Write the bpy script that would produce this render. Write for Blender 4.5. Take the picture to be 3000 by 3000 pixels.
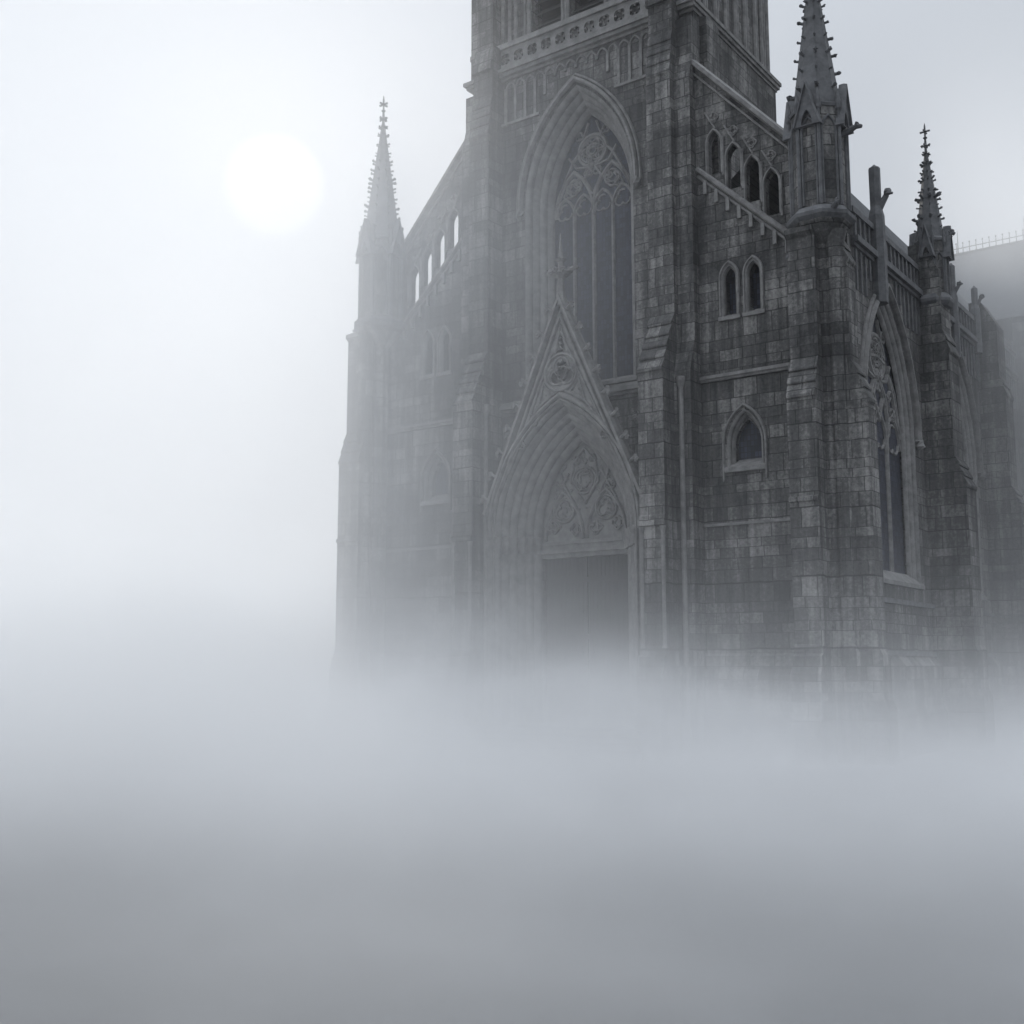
import bpy, bmesh, math, random
from mathutils import Vector
random.seed(7)
S = bpy.context.scene
for o in list(bpy.data.objects): bpy.data.objects.remove(o)
PI = math.pi

# ---------------------------------------------------------------- camera, sky, sun, exposure
SKY = 0.007; DECK = 0.445; SUN = 2.3; SUNDISC = 0.16
EX, EY, EZ = 27.97, -40.87, 3.6
cam = bpy.data.objects.new('camera', bpy.data.cameras.new('camera'))
S.collection.objects.link(cam); S.camera = cam
cam.location = (EX, EY, EZ)
cam.rotation_euler = (math.radians(90) + math.atan(450/3320), 0, math.radians(36.4))
cam.data.sensor_width = 36; cam.data.lens = 36*3320/3000
cam.data.clip_start = 0.1; cam.data.clip_end = 20000

SUN_EL = math.radians(23.3); SUN_AZ = math.radians(48.8)      # degrees left of +Y
sdir = Vector((-math.sin(SUN_AZ)*math.cos(SUN_EL), math.cos(SUN_AZ)*math.cos(SUN_EL), math.sin(SUN_EL)))
W = bpy.data.worlds.new('World'); S.world = W; W.use_nodes = True
nt = W.node_tree; nt.nodes.clear()
sky = nt.nodes.new('ShaderNodeTexSky'); sky.sky_type = 'NISHITA'; sky.sun_disc = False
sky.sun_elevation = SUN_EL; sky.sun_rotation = -SUN_AZ
sky.air_density = 1.0; sky.dust_density = 1.5; sky.ozone_density = 1.0
hs = nt.nodes.new('ShaderNodeHueSaturation'); hs.inputs['Saturation'].default_value = 0.35
bg = nt.nodes.new('ShaderNodeBackground'); bg.inputs['Strength'].default_value = SKY
wo = nt.nodes.new('ShaderNodeOutputWorld')
nt.links.new(sky.outputs[0], hs.inputs['Color']); nt.links.new(hs.outputs[0], bg.inputs[0]); 
fg = nt.nodes.new('ShaderNodeBackground'); fg.inputs[0].default_value = (.85, .912, 1.0, 1); fg.inputs['Strength'].default_value = DECK   # the even white of the high fog
tg = nt.nodes.new('ShaderNodeTexCoord'); dg = nt.nodes.new('ShaderNodeVectorMath'); dg.operation = 'DOT_PRODUCT'   # added sky gradient: dimmer towards +X, brighter towards -Y, to darken the side wall
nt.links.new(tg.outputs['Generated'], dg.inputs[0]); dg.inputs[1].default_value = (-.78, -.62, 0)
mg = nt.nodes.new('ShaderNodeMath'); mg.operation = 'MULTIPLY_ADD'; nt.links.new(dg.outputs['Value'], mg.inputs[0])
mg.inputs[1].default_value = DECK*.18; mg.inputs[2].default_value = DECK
sp_ = nt.nodes.new('ShaderNodeSeparateXYZ'); nt.links.new(tg.outputs['Generated'], sp_.inputs[0])     # an overcast sky is brightest overhead
pw = nt.nodes.new('ShaderNodeMath'); pw.operation = 'POWER'; nt.links.new(sp_.outputs[2], pw.inputs[0]); pw.inputs[1].default_value = 5.0; pw.use_clamp = True
pa = nt.nodes.new('ShaderNodeMath'); pa.operation = 'MULTIPLY_ADD'; nt.links.new(pw.outputs[0], pa.inputs[0]); pa.inputs[1].default_value = 4.6; pa.inputs[2].default_value = 1.0
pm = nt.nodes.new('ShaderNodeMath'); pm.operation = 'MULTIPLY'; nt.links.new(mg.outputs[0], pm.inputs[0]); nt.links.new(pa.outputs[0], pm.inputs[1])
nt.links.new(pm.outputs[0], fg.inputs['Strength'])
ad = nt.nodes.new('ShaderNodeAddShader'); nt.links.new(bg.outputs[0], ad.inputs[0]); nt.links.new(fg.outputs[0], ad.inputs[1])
# the pale disc of the sun, seen through the fog
tc = nt.nodes.new('ShaderNodeTexCoord'); dt = nt.nodes.new('ShaderNodeVectorMath'); dt.operation = 'DOT_PRODUCT'
nt.links.new(tc.outputs['Generated'], dt.inputs[0]); dt.inputs[1].default_value = sdir
mr = nt.nodes.new('ShaderNodeMapRange'); mr.interpolation_type = 'SMOOTHSTEP'; nt.links.new(dt.outputs['Value'], mr.inputs[0])
mr.inputs[1].default_value = math.cos(math.radians(2.6)); mr.inputs[2].default_value = math.cos(math.radians(1.85))
mr.inputs[3].default_value = 0; mr.inputs[4].default_value = SUNDISC
ds = nt.nodes.new('ShaderNodeBackground'); ds.inputs[0].default_value = (1, .985, .95, 1); nt.links.new(mr.outputs[0], ds.inputs[1])
a2 = nt.nodes.new('ShaderNodeAddShader'); nt.links.new(ad.outputs[0], a2.inputs[0]); nt.links.new(ds.outputs[0], a2.inputs[1])
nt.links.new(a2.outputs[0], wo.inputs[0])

sl = bpy.data.lights.new('sun_light', 'SUN'); sl.energy = SUN; sl.angle = math.radians(5); sl.color = (1, .965, .91)
so = bpy.data.objects.new('sun_light', sl); S.collection.objects.link(so)
so.rotation_euler = sdir.to_track_quat('Z', 'Y').to_euler()
so.location = (-40, 40, 60)

S.view_settings.view_transform = 'Standard'; S.view_settings.look = 'None'
S.view_settings.exposure = 0.4; S.view_settings.gamma = 1.0
S.render.engine = 'CYCLES'
S.cycles.use_denoising = True
S.cycles.max_bounces = 20; S.cycles.diffuse_bounces = 3; S.cycles.volume_bounces = 8
S.cycles.volume_step_rate = 0.7; S.cycles.volume_max_steps = 256
HAZE = True
HAZE_DENSITY = 0.00014
BANK = 0.10; BANK_G = 0.08; BANK_TOP = 1.6; GROUND_FOG = 0.10; BACK = 0.05; DRIFT = 0.05

# ---------------------------------------------------------------- materials
def mat(name):
    m = bpy.data.materials.new(name); m.use_nodes = True
    t = m.node_tree; t.nodes.clear()
    out = t.nodes.new('ShaderNodeOutputMaterial'); b = t.nodes.new('ShaderNodeBsdfPrincipled')
    t.links.new(b.outputs[0], out.inputs[0])
    return m, t, b
def nd(t, k, **kw):
    n = t.nodes.new(k)
    for a, v in kw.items():
        if a[0] == '_': n.inputs[a[1:].replace('_', ' ')].default_value = v
        else: setattr(n, a, v)
    return n
def mth(t, op, a, b=None, c=None):
    n = t.nodes.new('ShaderNodeMath'); n.operation = op
    for i, v in enumerate((a, b, c)):
        if v is None: continue
        if isinstance(v, (int, float)): n.inputs[i].default_value = v
        else: t.links.new(v, n.inputs[i])
    return n.outputs[0]
def wall_uv(t):
    """position along the wall and height, whichever way the wall faces"""
    g = nd(t, 'ShaderNodeNewGeometry'); ps = nd(t, 'ShaderNodeSeparateXYZ'); ns = nd(t, 'ShaderNodeSeparateXYZ')
    t.links.new(g.outputs['Position'], ps.inputs[0]); t.links.new(g.outputs['True Normal'], ns.inputs[0])
    side = mth(t, 'GREATER_THAN', mth(t, 'ABSOLUTE', ns.outputs[0]), 0.72)
    mx = nd(t, 'ShaderNodeMix', data_type='FLOAT')
    t.links.new(side, mx.inputs[0]); t.links.new(ps.outputs[0], mx.inputs[2])
    t.links.new(mth(t, 'ADD', ps.outputs[1], 0.37), mx.inputs[3])
    return g, mx.outputs[0], ps.outputs[2]
def ramp(t, src, stops):
    r = nd(t, 'ShaderNodeValToRGB'); e = r.color_ramp.elements
    while len(e) < len(stops): e.new(0.5)
    for x, (p, c) in zip(e, stops):
        x.position = p; x.color = (*c, 1) if len(c) == 3 else c
    t.links.new(src, r.inputs[0]); return r.outputs[0]
def stone(name, dark, mid, light, bw=1.05, bh=0.53, mortar=0.022, bump=0.5, warp=0.16):
    m, t, b = mat(name)
    g, u, z = wall_uv(t)
    # course heights vary: warp z with two sines
    zw = mth(t, 'ADD', z, mth(t, 'MULTIPLY', mth(t, 'SINE', mth(t, 'MULTIPLY', z, 2.3)), warp))
    zw = mth(t, 'ADD', zw, mth(t, 'MULTIPLY', mth(t, 'SINE', mth(t, 'MULTIPLY', z, 5.1)), warp*.35))
    nz = nd(t, 'ShaderNodeTexNoise', _Scale=1.1, _Detail=2.0)
    t.links.new(g.outputs['Position'], nz.inputs['Vector'])
    uw = mth(t, 'ADD', u, mth(t, 'MULTIPLY', nz.outputs[0], 0.10))
    zw = mth(t, 'ADD', zw, mth(t, 'MULTIPLY', nz.outputs[0], 0.06))
    cb = nd(t, 'ShaderNodeCombineXYZ'); t.links.new(uw, cb.inputs[0]); t.links.new(zw, cb.inputs[1])
    br = nd(t, 'ShaderNodeTexBrick', offset=0.42, offset_frequency=2, squash=0.62, squash_frequency=3)
    br.inputs['Scale'].default_value = 1.0
    br.inputs['Brick Width'].default_value = bw; br.inputs['Row Height'].default_value = bh
    br.inputs['Mortar Size'].default_value = mortar; br.inputs['Mortar Smooth'].default_value = 0.6
    br.inputs['Bias'].default_value = 0.0
    br.inputs['Color1'].default_value = (0, 0, 0, 1); br.inputs['Color2'].default_value = (1, 1, 1, 1)
    br.inputs['Mortar'].default_value = (.22, .22, .22, 1)
    t.links.new(cb.outputs[0], br.inputs['Vector'])
    big = nd(t, 'ShaderNodeTexNoise', _Scale=0.28, _Detail=5.0, _Roughness=0.62)
    t.links.new(g.outputs['Position'], big.inputs['Vector'])
    sm = nd(t, 'ShaderNodeTexNoise', _Scale=7.0, _Detail=7.0, _Roughness=0.7)
    t.links.new(g.outputs['Position'], sm.inputs['Vector'])
    # vertical streaks of soot
    sc = nd(t, 'ShaderNodeCombineXYZ'); t.links.new(mth(t, 'MULTIPLY', u, 2.6), sc.inputs[0]); t.links.new(mth(t, 'MULTIPLY', z, 0.16), sc.inputs[1])
    st = nd(t, 'ShaderNodeTexNoise', _Scale=1.0, _Detail=4.0, _Roughness=0.6); t.links.new(sc.outputs[0], st.inputs['Vector'])
    v = mth(t, 'MULTIPLY', br.outputs['Color'], 0.33)
    v = mth(t, 'ADD', v, mth(t, 'MULTIPLY', mth(t, 'SUBTRACT', big.outputs[0], 0.5), 1.5))
    v = mth(t, 'ADD', v, mth(t, 'MULTIPLY', mth(t, 'SUBTRACT', sm.outputs[0], 0.5), 1.15))
    v = mth(t, 'ADD', v, mth(t, 'MULTIPLY', mth(t, 'SUBTRACT', st.outputs[0], 0.5), 1.25))
    col = ramp(t, mth(t, 'ADD', v, 0.235), [(0.0, dark), (0.42, mid), (0.95, light)])
    mo = mth(t, 'SUBTRACT', 1.0, mth(t, 'MULTIPLY', br.outputs['Fac'], 0.72))
    mc = nd(t, 'ShaderNodeVectorMath', operation='SCALE'); t.links.new(col, mc.inputs[0]); t.links.new(mo, mc.inputs['Scale'])
    t.links.new(mc.outputs[0], b.inputs['Base Color'])
    b.inputs['Roughness'].default_value = 0.85
    h = mth(t, 'SUBTRACT', mth(t, 'ADD', mth(t, 'MULTIPLY', sm.outputs[0], 0.5), mth(t, 'MULTIPLY', br.outputs['Color'], 0.45)), br.outputs['Fac'])
    bp = nd(t, 'ShaderNodeBump', _Strength=bump, _Distance=0.05)
    t.links.new(h, bp.inputs['Height']); t.links.new(bp.outputs[0], b.inputs['Normal'])
    return m
def plain(name, c0, c1, scale=3.0, rough=0.8, bump=0.3, metal=0.0):
    m, t, b = mat(name)
    g = nd(t, 'ShaderNodeNewGeometry')
    a = nd(t, 'ShaderNodeTexNoise', _Scale=scale, _Detail=8.0, _Roughness=0.68)
    t.links.new(g.outputs['Position'], a.inputs['Vector'])
    t.links.new(ramp(t, a.outputs[0], [(0.3, c0), (0.72, c1)]), b.inputs['Base Color'])
    b.inputs['Roughness'].default_value = rough; b.inputs['Metallic'].default_value = metal
    bp = nd(t, 'ShaderNodeBump', _Strength=bump, _Distance=0.03)
    t.links.new(a.outputs[0], bp.inputs['Height']); t.links.new(bp.outputs[0], b.inputs['Normal'])
    return m
ASH = stone('sooty_ashlar', (.018, .018, .019), (.072, .071, .070), (.27, .264, .255))
DRS = plain('dressed_stone', (.085, .084, .084), (.24, .236, .23), 2.2)
SLATE = stone('slate_roof', (.03, .033, .037), (.055, .06, .066), (.11, .115, .125), .42, .30, .012, .4, .0)
WOOD = plain('old_oak', (.006, .0055, .005), (.016, .0145, .013), 5, .6)
IRON = plain('wrought_iron', (.02, .02, .02), (.04, .04, .04), 9, .5, .2, .6)
def glass_mat():
    m, t, b = mat('leaded_glass')
    g, u, z = wall_uv(t)
    cb = nd(t, 'ShaderNodeCombineXYZ'); t.links.new(u, cb.inputs[0]); t.links.new(z, cb.inputs[1])
    br = nd(t, 'ShaderNodeTexBrick', offset=0.0, squash=1.0)
    br.inputs['Scale'].default_value = 1.0; br.inputs['Brick Width'].default_value = .16; br.inputs['Row Height'].default_value = .24
    br.inputs['Mortar Size'].default_value = .012
    br.inputs['Color1'].default_value = (.010, .012, .020, 1); br.inputs['Color2'].default_value = (.036, .041, .066, 1)
    br.inputs['Mortar'].default_value = (.012, .012, .013, 1)
    t.links.new(cb.outputs[0], br.inputs['Vector'])
    n = nd(t, 'ShaderNodeTexNoise', _Scale=2.0, _Detail=3.0); t.links.new(g.outputs['Position'], n.inputs['Vector'])
    t.links.new(br.outputs['Color'], b.inputs['Base Color'])
    b.inputs['Roughness'].default_value = 0.5; b.inputs['Specular IOR Level'].default_value = .25
    bp = nd(t, 'ShaderNodeBump', _Strength=.4, _Distance=.02); t.links.new(mth(t, 'SUBTRACT', n.outputs[0], br.outputs['Fac']), bp.inputs['Height'])
    t.links.new(bp.outputs[0], b.inputs['Normal'])
    return m
GLS = glass_mat()

# ---------------------------------------------------------------- mesh helpers
def FR(y0=0.0):            # a wall facing the camera side (-Y): u = x, depth d goes in along +Y
    return lambda u, z, d: (u, y0 + d, z)
def SD(x0):                # the long side wall (+X): u = y, depth goes in along -X
    return lambda u, z, d: (x0 - d, u, z)
def SL(x0):                # the far long side wall (-X)
    return lambda u, z, d: (x0 + d, u, z)
def ANG(cx, cy, r, a):     # a wall at distance r from (cx,cy), its outward normal at angle a
    nx, ny = math.cos(a), math.sin(a)
    return lambda u, z, d: (cx + nx*(r-d) - ny*u, cy + ny*(r-d) + nx*u, z)

class MB:
    def __init__(s): s.v = []; s.f = []
    def add(s, vs, fs):
        n = len(s.v); s.v += [tuple(v) for v in vs]; s.f += [tuple(i+n for i in f) for f in fs]
    def box(s, fr, u0, u1, z0, z1, d0, d1):
        s.add([fr(u, z, d) for d in (d0, d1) for z in (z0, z1) for u in (u0, u1)],
              [(0, 1, 3, 2), (4, 6, 7, 5), (0, 4, 5, 1), (2, 3, 7, 6), (0, 2, 6, 4), (1, 5, 7, 3)])
    def prof(s, fr, pts, u0, u1):          # profile in (depth, height), extruded along u
        n = len(pts)
        s.add([fr(u, z, d) for u in (u0, u1) for d, z in pts],
              [tuple(range(n)), tuple(range(2*n-1, n-1, -1))] + [(i, (i+1) % n, n+(i+1) % n, n+i) for i in range(n)])
    def plate(s, fr, outer, holes, d0, d1): # outline with holes in (u,z), given thickness
        bm = bmesh.new()
        for lp in [outer] + list(holes):
            vs = [bm.verts.new((p[0], p[1], 0)) for p in lp]
            for i in range(len(vs)): bm.edges.new((vs[i], vs[(i+1) % len(vs)]))
        bmesh.ops.triangle_fill(bm, use_beauty=True, use_dissolve=False, edges=bm.edges[:])
        bm.verts.index_update()
        P = [v.co.copy() for v in bm.verts]; F = [[v.index for v in f.verts] for f in bm.faces]; bm.free()
        n = len(P)
        s.add([fr(p.x, p.y, d0) for p in P] + [fr(p.x, p.y, d1) for p in P], F + [[i+n for i in reversed(f)] for f in F])
        for lp in [outer] + list(holes):
            k = len(lp)
            s.add([fr(p[0], p[1], d0) for p in lp] + [fr(p[0], p[1], d1) for p in lp], [(i, (i+1) % k, k+(i+1) % k, k+i) for i in range(k)])
    def rib(s, fr, path, hw, d0, d1, closed=False, ch=0.45):   # moulded bar along a path in (u,z)
        n = len(path); rings = []
        for i in range(n):
            a = path[(i-1) % n] if (closed or i > 0) else path[i]; b = path[(i+1) % n] if (closed or i < n-1) else path[i]
            tx, tz = b[0]-a[0], b[1]-a[1]; L = math.hypot(tx, tz) or 1; nx, nz = -tz/L, tx/L
            k = 1.0
            if 0 < i < n-1 or closed:
                c = path[i]; l1 = math.hypot(c[0]-a[0], c[1]-a[1]) or 1; l2 = math.hypot(b[0]-c[0], b[1]-c[1]) or 1
                cs = ((c[0]-a[0])*(b[0]-c[0]) + (c[1]-a[1])*(b[1]-c[1]))/(l1*l2)
                k = 1/max(.5, math.sqrt(max(.0, (1+cs)/2)))
            w = hw*k; p = path[i]; e = (d1-d0)*ch
            sec = [(-w, d1), (-w, d0+e), (-w*.45, d0), (w*.45, d0), (w, d0+e), (w, d1)]
            rings.append([fr(p[0]+nx*q, p[1]+nz*q, d) for q, d in sec])
        vs = [v for r in rings for v in r]; fs = []
        m = n if closed else n-1
        for i in range(m):
            for j in range(6):
                a, b = i*6+j, i*6+(j+1) % 6; c, d = ((i+1) % n)*6+(j+1) % 6, ((i+1) % n)*6+j
                fs.append((a, b, c, d))
        if not closed: fs += [tuple(range(6)), tuple(range((n-1)*6+5, (n-1)*6-1, -1))]
        s.add(vs, fs)
    def loft(s, rings, closed=False):
        k = len(rings[0]); vs = [v for r in rings for v in r]; fs = []
        for i in range(len(rings)-1):
            for j in range(k if closed else k-1):
                fs.append((i*k+j, i*k+(j+1) % k, (i+1)*k+(j+1) % k, (i+1)*k+j))
        s.add(vs, fs)
    def turn(s, cx, cy, prof, n=8, rot=None, caps=True):   # prof: (radius, z)
        rot = PI/n if rot is None else rot
        rings = [[(cx + r*math.cos(rot+2*PI*i/n), cy + r*math.sin(rot+2*PI*i/n), z) for i in range(n)] for r, z in prof]
        s.loft(rings, True)
        if caps:
            s.add(rings[0], [tuple(range(n-1, -1, -1))]); s.add(rings[-1], [tuple(range(n))])
    def blob(s, c, r, n=5, sz=1.0, jit=0.0):
        vs = []; 
        for i, ph in enumerate((-1.2, -.45, .35, 1.1)):
            for j in range(n):
                a = 2*PI*j/n + i*.5; q = r*(1+random.uniform(-jit, jit))
                vs.append((c[0]+q*math.cos(ph)*math.cos(a), c[1]+q*math.cos(ph)*math.sin(a), c[2]+q*sz*math.sin(ph)))
        fs = [tuple(range(n-1, -1, -1)), tuple(range(3*n, 4*n))] + [(i*n+j, i*n+(j+1) % n, (i+1)*n+(j+1) % n, (i+1)*n+j) for i in range(3) for j in range(n)]
        s.add(vs, fs)
    def seg(s, a, b, r0, r1, n=6):
        a, b = Vector(a), Vector(b); t = (b-a).normalized()
        x = t.cross(Vector((0, 0, 1)) if abs(t.z) < .9 else Vector((1, 0, 0))).normalized(); y = t.cross(x)
        rings = [[p + (x*math.cos(2*PI*i/n)+y*math.sin(2*PI*i/n))*r for i in range(n)] for p, r in ((a, r0), (b, r1))]
        s.loft(rings, True); s.add(rings[0], [tuple(range(n-1, -1, -1))]); s.add(rings[1], [tuple(range(n))])
    def build(s, name, m, parent=None, label=None, smooth=False):
        me = bpy.data.meshes.new(name); 
        base = Vector((0, 0, 0))
        if parent is not None: base = parent.matrix_world_base
        me.from_pydata([Vector(v)-base for v in s.v], [], s.f)
        bm = bmesh.new(); bm.from_mesh(me)
        bmesh.ops.remove_doubles(bm, verts=bm.verts[:], dist=1e-5)
        bmesh.ops.recalc_face_normals(bm, faces=bm.faces[:])
        bm.to_mesh(me); bm.free()
        me.materials.append(m)
        o = bpy.data.objects.new(name, me); S.collection.objects.link(o)
        if parent is not None: o.parent = parent.o
        if label: o['label'] = label
        return Node(o, base)
class Node:                 # an object and the world position of its origin
    def __init__(s, o, base): s.o = o; s.matrix_world_base = base
def empty(name, loc):
    o = bpy.data.objects.new(name, None); S.collection.objects.link(o); o.location = loc
    o.empty_display_size = 0.5
    return Node(o, Vector(loc))

# pointed arches
def arch_c(w, h): return (h*h - w*w)/(2*w)
def arch(uc, zs, w, h, n=10):
    """left springing -> apex -> right springing"""
    c = arch_c(w, h); R = w + c; a1 = math.atan2(h, c)
    right = [(uc - c + R*math.cos(a1*i/n), zs + R*math.sin(a1*i/n)) for i in range(n+1)]
    return [(2*uc-x, z) for x, z in right] + right[-2::-1]
def arch_in(w, h, i):       # the parallel arch an inset i further in
    c = arch_c(w, h); R = w + c - i
    return w - i, math.sqrt(max(R*R - c*c, 0.01))
def opening(uc, zs, w, h, zb, n=10): return [(uc-w, zb)] + arch(uc, zs, w, h, n) + [(uc+w, zb)]
def circle(u, z, r, n=20, a0=0): return [(u+r*math.cos(a0+2*PI*i/n), z+r*math.sin(a0+2*PI*i/n)) for i in range(n)]
def foils(u, z, r, k, a0=PI/2, n=6, q=.56):  # k-foil outline
    out = []
    for j in range(k):
        a = a0 + 2*PI*j/k; cu, cz = u+r*(1-q)*math.cos(a), z+r*(1-q)*math.sin(a)
        for i in range(n+1):
            b = a - PI*.62 + PI*1.24*i/n
            out.append((cu+r*q*math.cos(b), cz+r*q*math.sin(b)))
    return out
def mould(mb, fr, uc, zs, w, h, zb, inset, depth, lobes, amp=.5, d0=0.0, n=12, lp=6):
    """splayed jambs and arch cut as a row of roll mouldings"""
    L = math.hypot(inset, depth); nx, nd_ = depth/L, -inset/L
    rings = []
    for k in range(lobes*lp+1):
        t = k/(lobes*lp); b = abs(math.sin(PI*t*lobes))**.8*amp*L/lobes*.5
        if (k//lp) % 2: b *= .6
        i = inset*t + nx*b*.8; d = depth*t + nd_*b
        wi, hi = arch_in(w, h, i)
        rings.append([fr(u, z, d0+d) for u, z in opening(uc, zs, wi, hi, zb, n)])
    mb.loft(rings)
def steps(d_out, d_in, z0, z1, n, lip=.07):
    """weathered set-off: sloping slabs with a drip each, from the outer face up to the inner face"""
    pts = [(d_out-lip, z0-.10), (d_out-lip, z0)]
    for i in range(n):
        da = d_out-lip + (d_in-d_out)*i/n; db = d_out + (d_in-d_out)*(i+1)/n
        za = z0 + (z1-z0)*i/n; zb = z0 + (z1-z0)*(i+1)/n
        pts += [(db - (lip*.2 if i < n-1 else 0), zb-.09)]
        if i < n-1: pts += [(db-lip, zb-.07), (db-lip, zb)]
    pts.append((d_in, z1))
    return pts

# ---------------------------------------------------------------- ground and sun disc
g = MB(); N = 60
xs = [(-1+2*i/N) for i in range(N+1)]
def gp(a): return math.copysign(abs(a)**2.6, a)*6000
vs = []
for j in range(N+1):
    for i in range(N+1):
        x, y = gp(xs[i]), gp(xs[j]); z = 0.0
        r = math.hypot(x, y)
        if r > 60: z = .25*math.sin(x*.03)*math.cos(y*.027)
        vs.append((x, y, z))
g.add(vs, [(j*(N+1)+i, j*(N+1)+i+1, (j+1)*(N+1)+i+1, (j+1)*(N+1)+i) for j in range(N) for i in range(N)])
gm = plain('wet_ground', (.016, .017, .019), (.04, .042, .046), 0.9, .7, .5)
gn = g.build('ground', gm); gn.o['kind'] = 'structure'

# ---------------------------------------------------------------- the church
ch = empty('church', (0, 6, 0))
ch.o['label'] = 'dark sooty stone gothic church with a central tower, rising out of white fog'
ch.o['category'] = 'church'
F0 = FR(0.0)

# --- tower walls
TW = 6.3; YT = 2.3
GW = dict(uc=0, zs=25.9, w=3.05, h=5.45, zb=16.4)          # great window opening
PT = dict(uc=0, zs=9.5, w=3.85, h=6.1)                      # portal arch
m = MB()
ft = FR(YT)
m.plate(ft, [(-TW, 0), (TW, 0), (TW, 34.6), (-TW, 34.6)],
        [opening(GW['uc'], GW['zs'], GW['w'], GW['h'], GW['zb']), opening(0, 9.5, 3.0, 4.7, 0.05)], 0, .5)
m.box(FR(0), 5.55, TW, 0, 33.1, YT+.5, 11.4); m.box(FR(0), -TW, -5.55, 0, 33.1, YT+.5, 11.4)
m.box(FR(0), -5.55, 5.55, 0, 33.1, 10.8, 11.4)
tower = m.build('tower', ASH, ch)
# blind panelling under the cornice, cornice, pierced frieze
m = MB()
for z0, z1, pr in ((32.85, 33.0, .10), (33.0, 33.18, .28), (33.18, 33.36, .40), (33.36, 33.44, .2)):
    m.box(FR(0), -TW-pr, TW+pr*.6, z0, z1, YT-pr, 11.4+pr*.6)
m.box(FR(0), -TW-.05, TW+.02, 34.5, 34.78, YT-.26, YT+.4)
m.box(FR(0), -4.45, -2.15, 30.45, 30.58, YT-.1, YT+.1); m.box(FR(0), 2.15, 4.45, 30.45, 30.58, YT-.1, YT+.1)
m2 = MB()
k = 0; x = -4.2
while x <= 4.25:
    zl = 30.58 if abs(x) > 2.1 else (31.4 if abs(x) > 1.4 else 32.2)
    m2.box(ft, x-.07, x+.07, zl, 32.4, -.10, .02)
    if x < 4.0: m2.rib(ft, arch(x+.3, 32.3, .27, .38, 5), .05, -.10, .02)
    x += .6
m2.build('blind_panelling', DRS, tower)
m.build('cornice', DRS, tower)
m = MB()
for fr, a, b in ((FR(YT-.14), -TW, TW),):
    n = int((b-a)/.82); p = (b-a)/n
    hol = [foils(a+p*(i+.5), 33.97, .33, 4, PI/4) for i in range(n)]
    m.plate(fr, [(a, 33.44), (b, 33.44), (b, 34.5), (a, 34.5)], hol, 0, .14)
m.build('frieze', DRS, tower)

# --- belfry
m = MB()
BW = 6.05; YB = 2.75
bf = FR(YB)
ops = [(-2.05, .88), (.32, .98), (2.75, .88)]
m.plate(bf, [(-BW, 34.75), (BW, 34.75), (BW, 48), (-BW, 48)], [opening(c, 43, w, 2.6, 35.05) for c, w in ops], 0, .9)
sb = SD(BW)
m.plate(sb, [(YB+.9, 33.45), (11.2, 33.45), (11.2, 48), (YB+.9, 48)], [], 0, .9)
m.box(FR(0), -BW, -5.15, 34.75, 48, YB+.9, 11.2); m.box(FR(0), -5.15, 5.15, 34.75, 48, 10.4, 11.2)
m.box(FR(0), -BW+.05, BW-.05, 48, 49.2, YB+.05, 11.15)
belf = m.build('belfry', ASH, ch)
m = MB()
for c, w in ops:
    for e in (-1, 1):
        for j, (o, r) in enumerate(((w+.16, .11), (w+.42, .07))):
            m.turn(c+e*o, YB-.02, [(r, 34.75), (r, 43.2)], 8)
for i, yy in enumerate((3.0, 3.35, 3.75, 4.05, 4.9, 5.2, 6.0, 6.3, 7.1, 7.4, 8.2, 8.5, 9.4, 9.7, 10.2, 10.6, 10.95)):
    m.turn(BW+.02, yy, [(.10 if i % 2 else .15, 33.45), (.10 if i % 2 else .15, 48)], 8)
for x in (-5.6, -5.2, -4.75, -4.3, -3.9, 4.15, 4.55):
    m.turn(x, YB-.02, [(.11, 34.75), (.11, 48)], 8)
for c, w in ops: m.rib(bf, arch(c, 43, w+.2, 3.0), .14, -.15, .05)
m.build('colonette', DRS, belf)
m = MB()
for c, w in ops:
    z = 35.0
    while z < 45: m.prof(bf, [(.25, z), (.28, z+.04), (.75, z+.55), (.72, z+.5)], c-w, c+w); z += .62
m.box(FR(0), -5.1, 5.1, 34.76, 46, YB+.95, YB+1.0); m.box(FR(0), 5.05, 5.1, 34.76, 46, YB+1.0, 10.4)
m.build('louvre', WOOD, belf)
for e in (-1, 1):
    a, b = (4.85, 6.25) if e > 0 else (-6.25, -4.85)
    m = MB(); m.prof(FR(0), [(YB, 33.3), (2.0, 33.3), (2.0, 40), (2.2, 41), (2.2, 46), (YB, 47.5)], a, b)
    m.build('belfry_buttress', ASH, belf)

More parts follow.
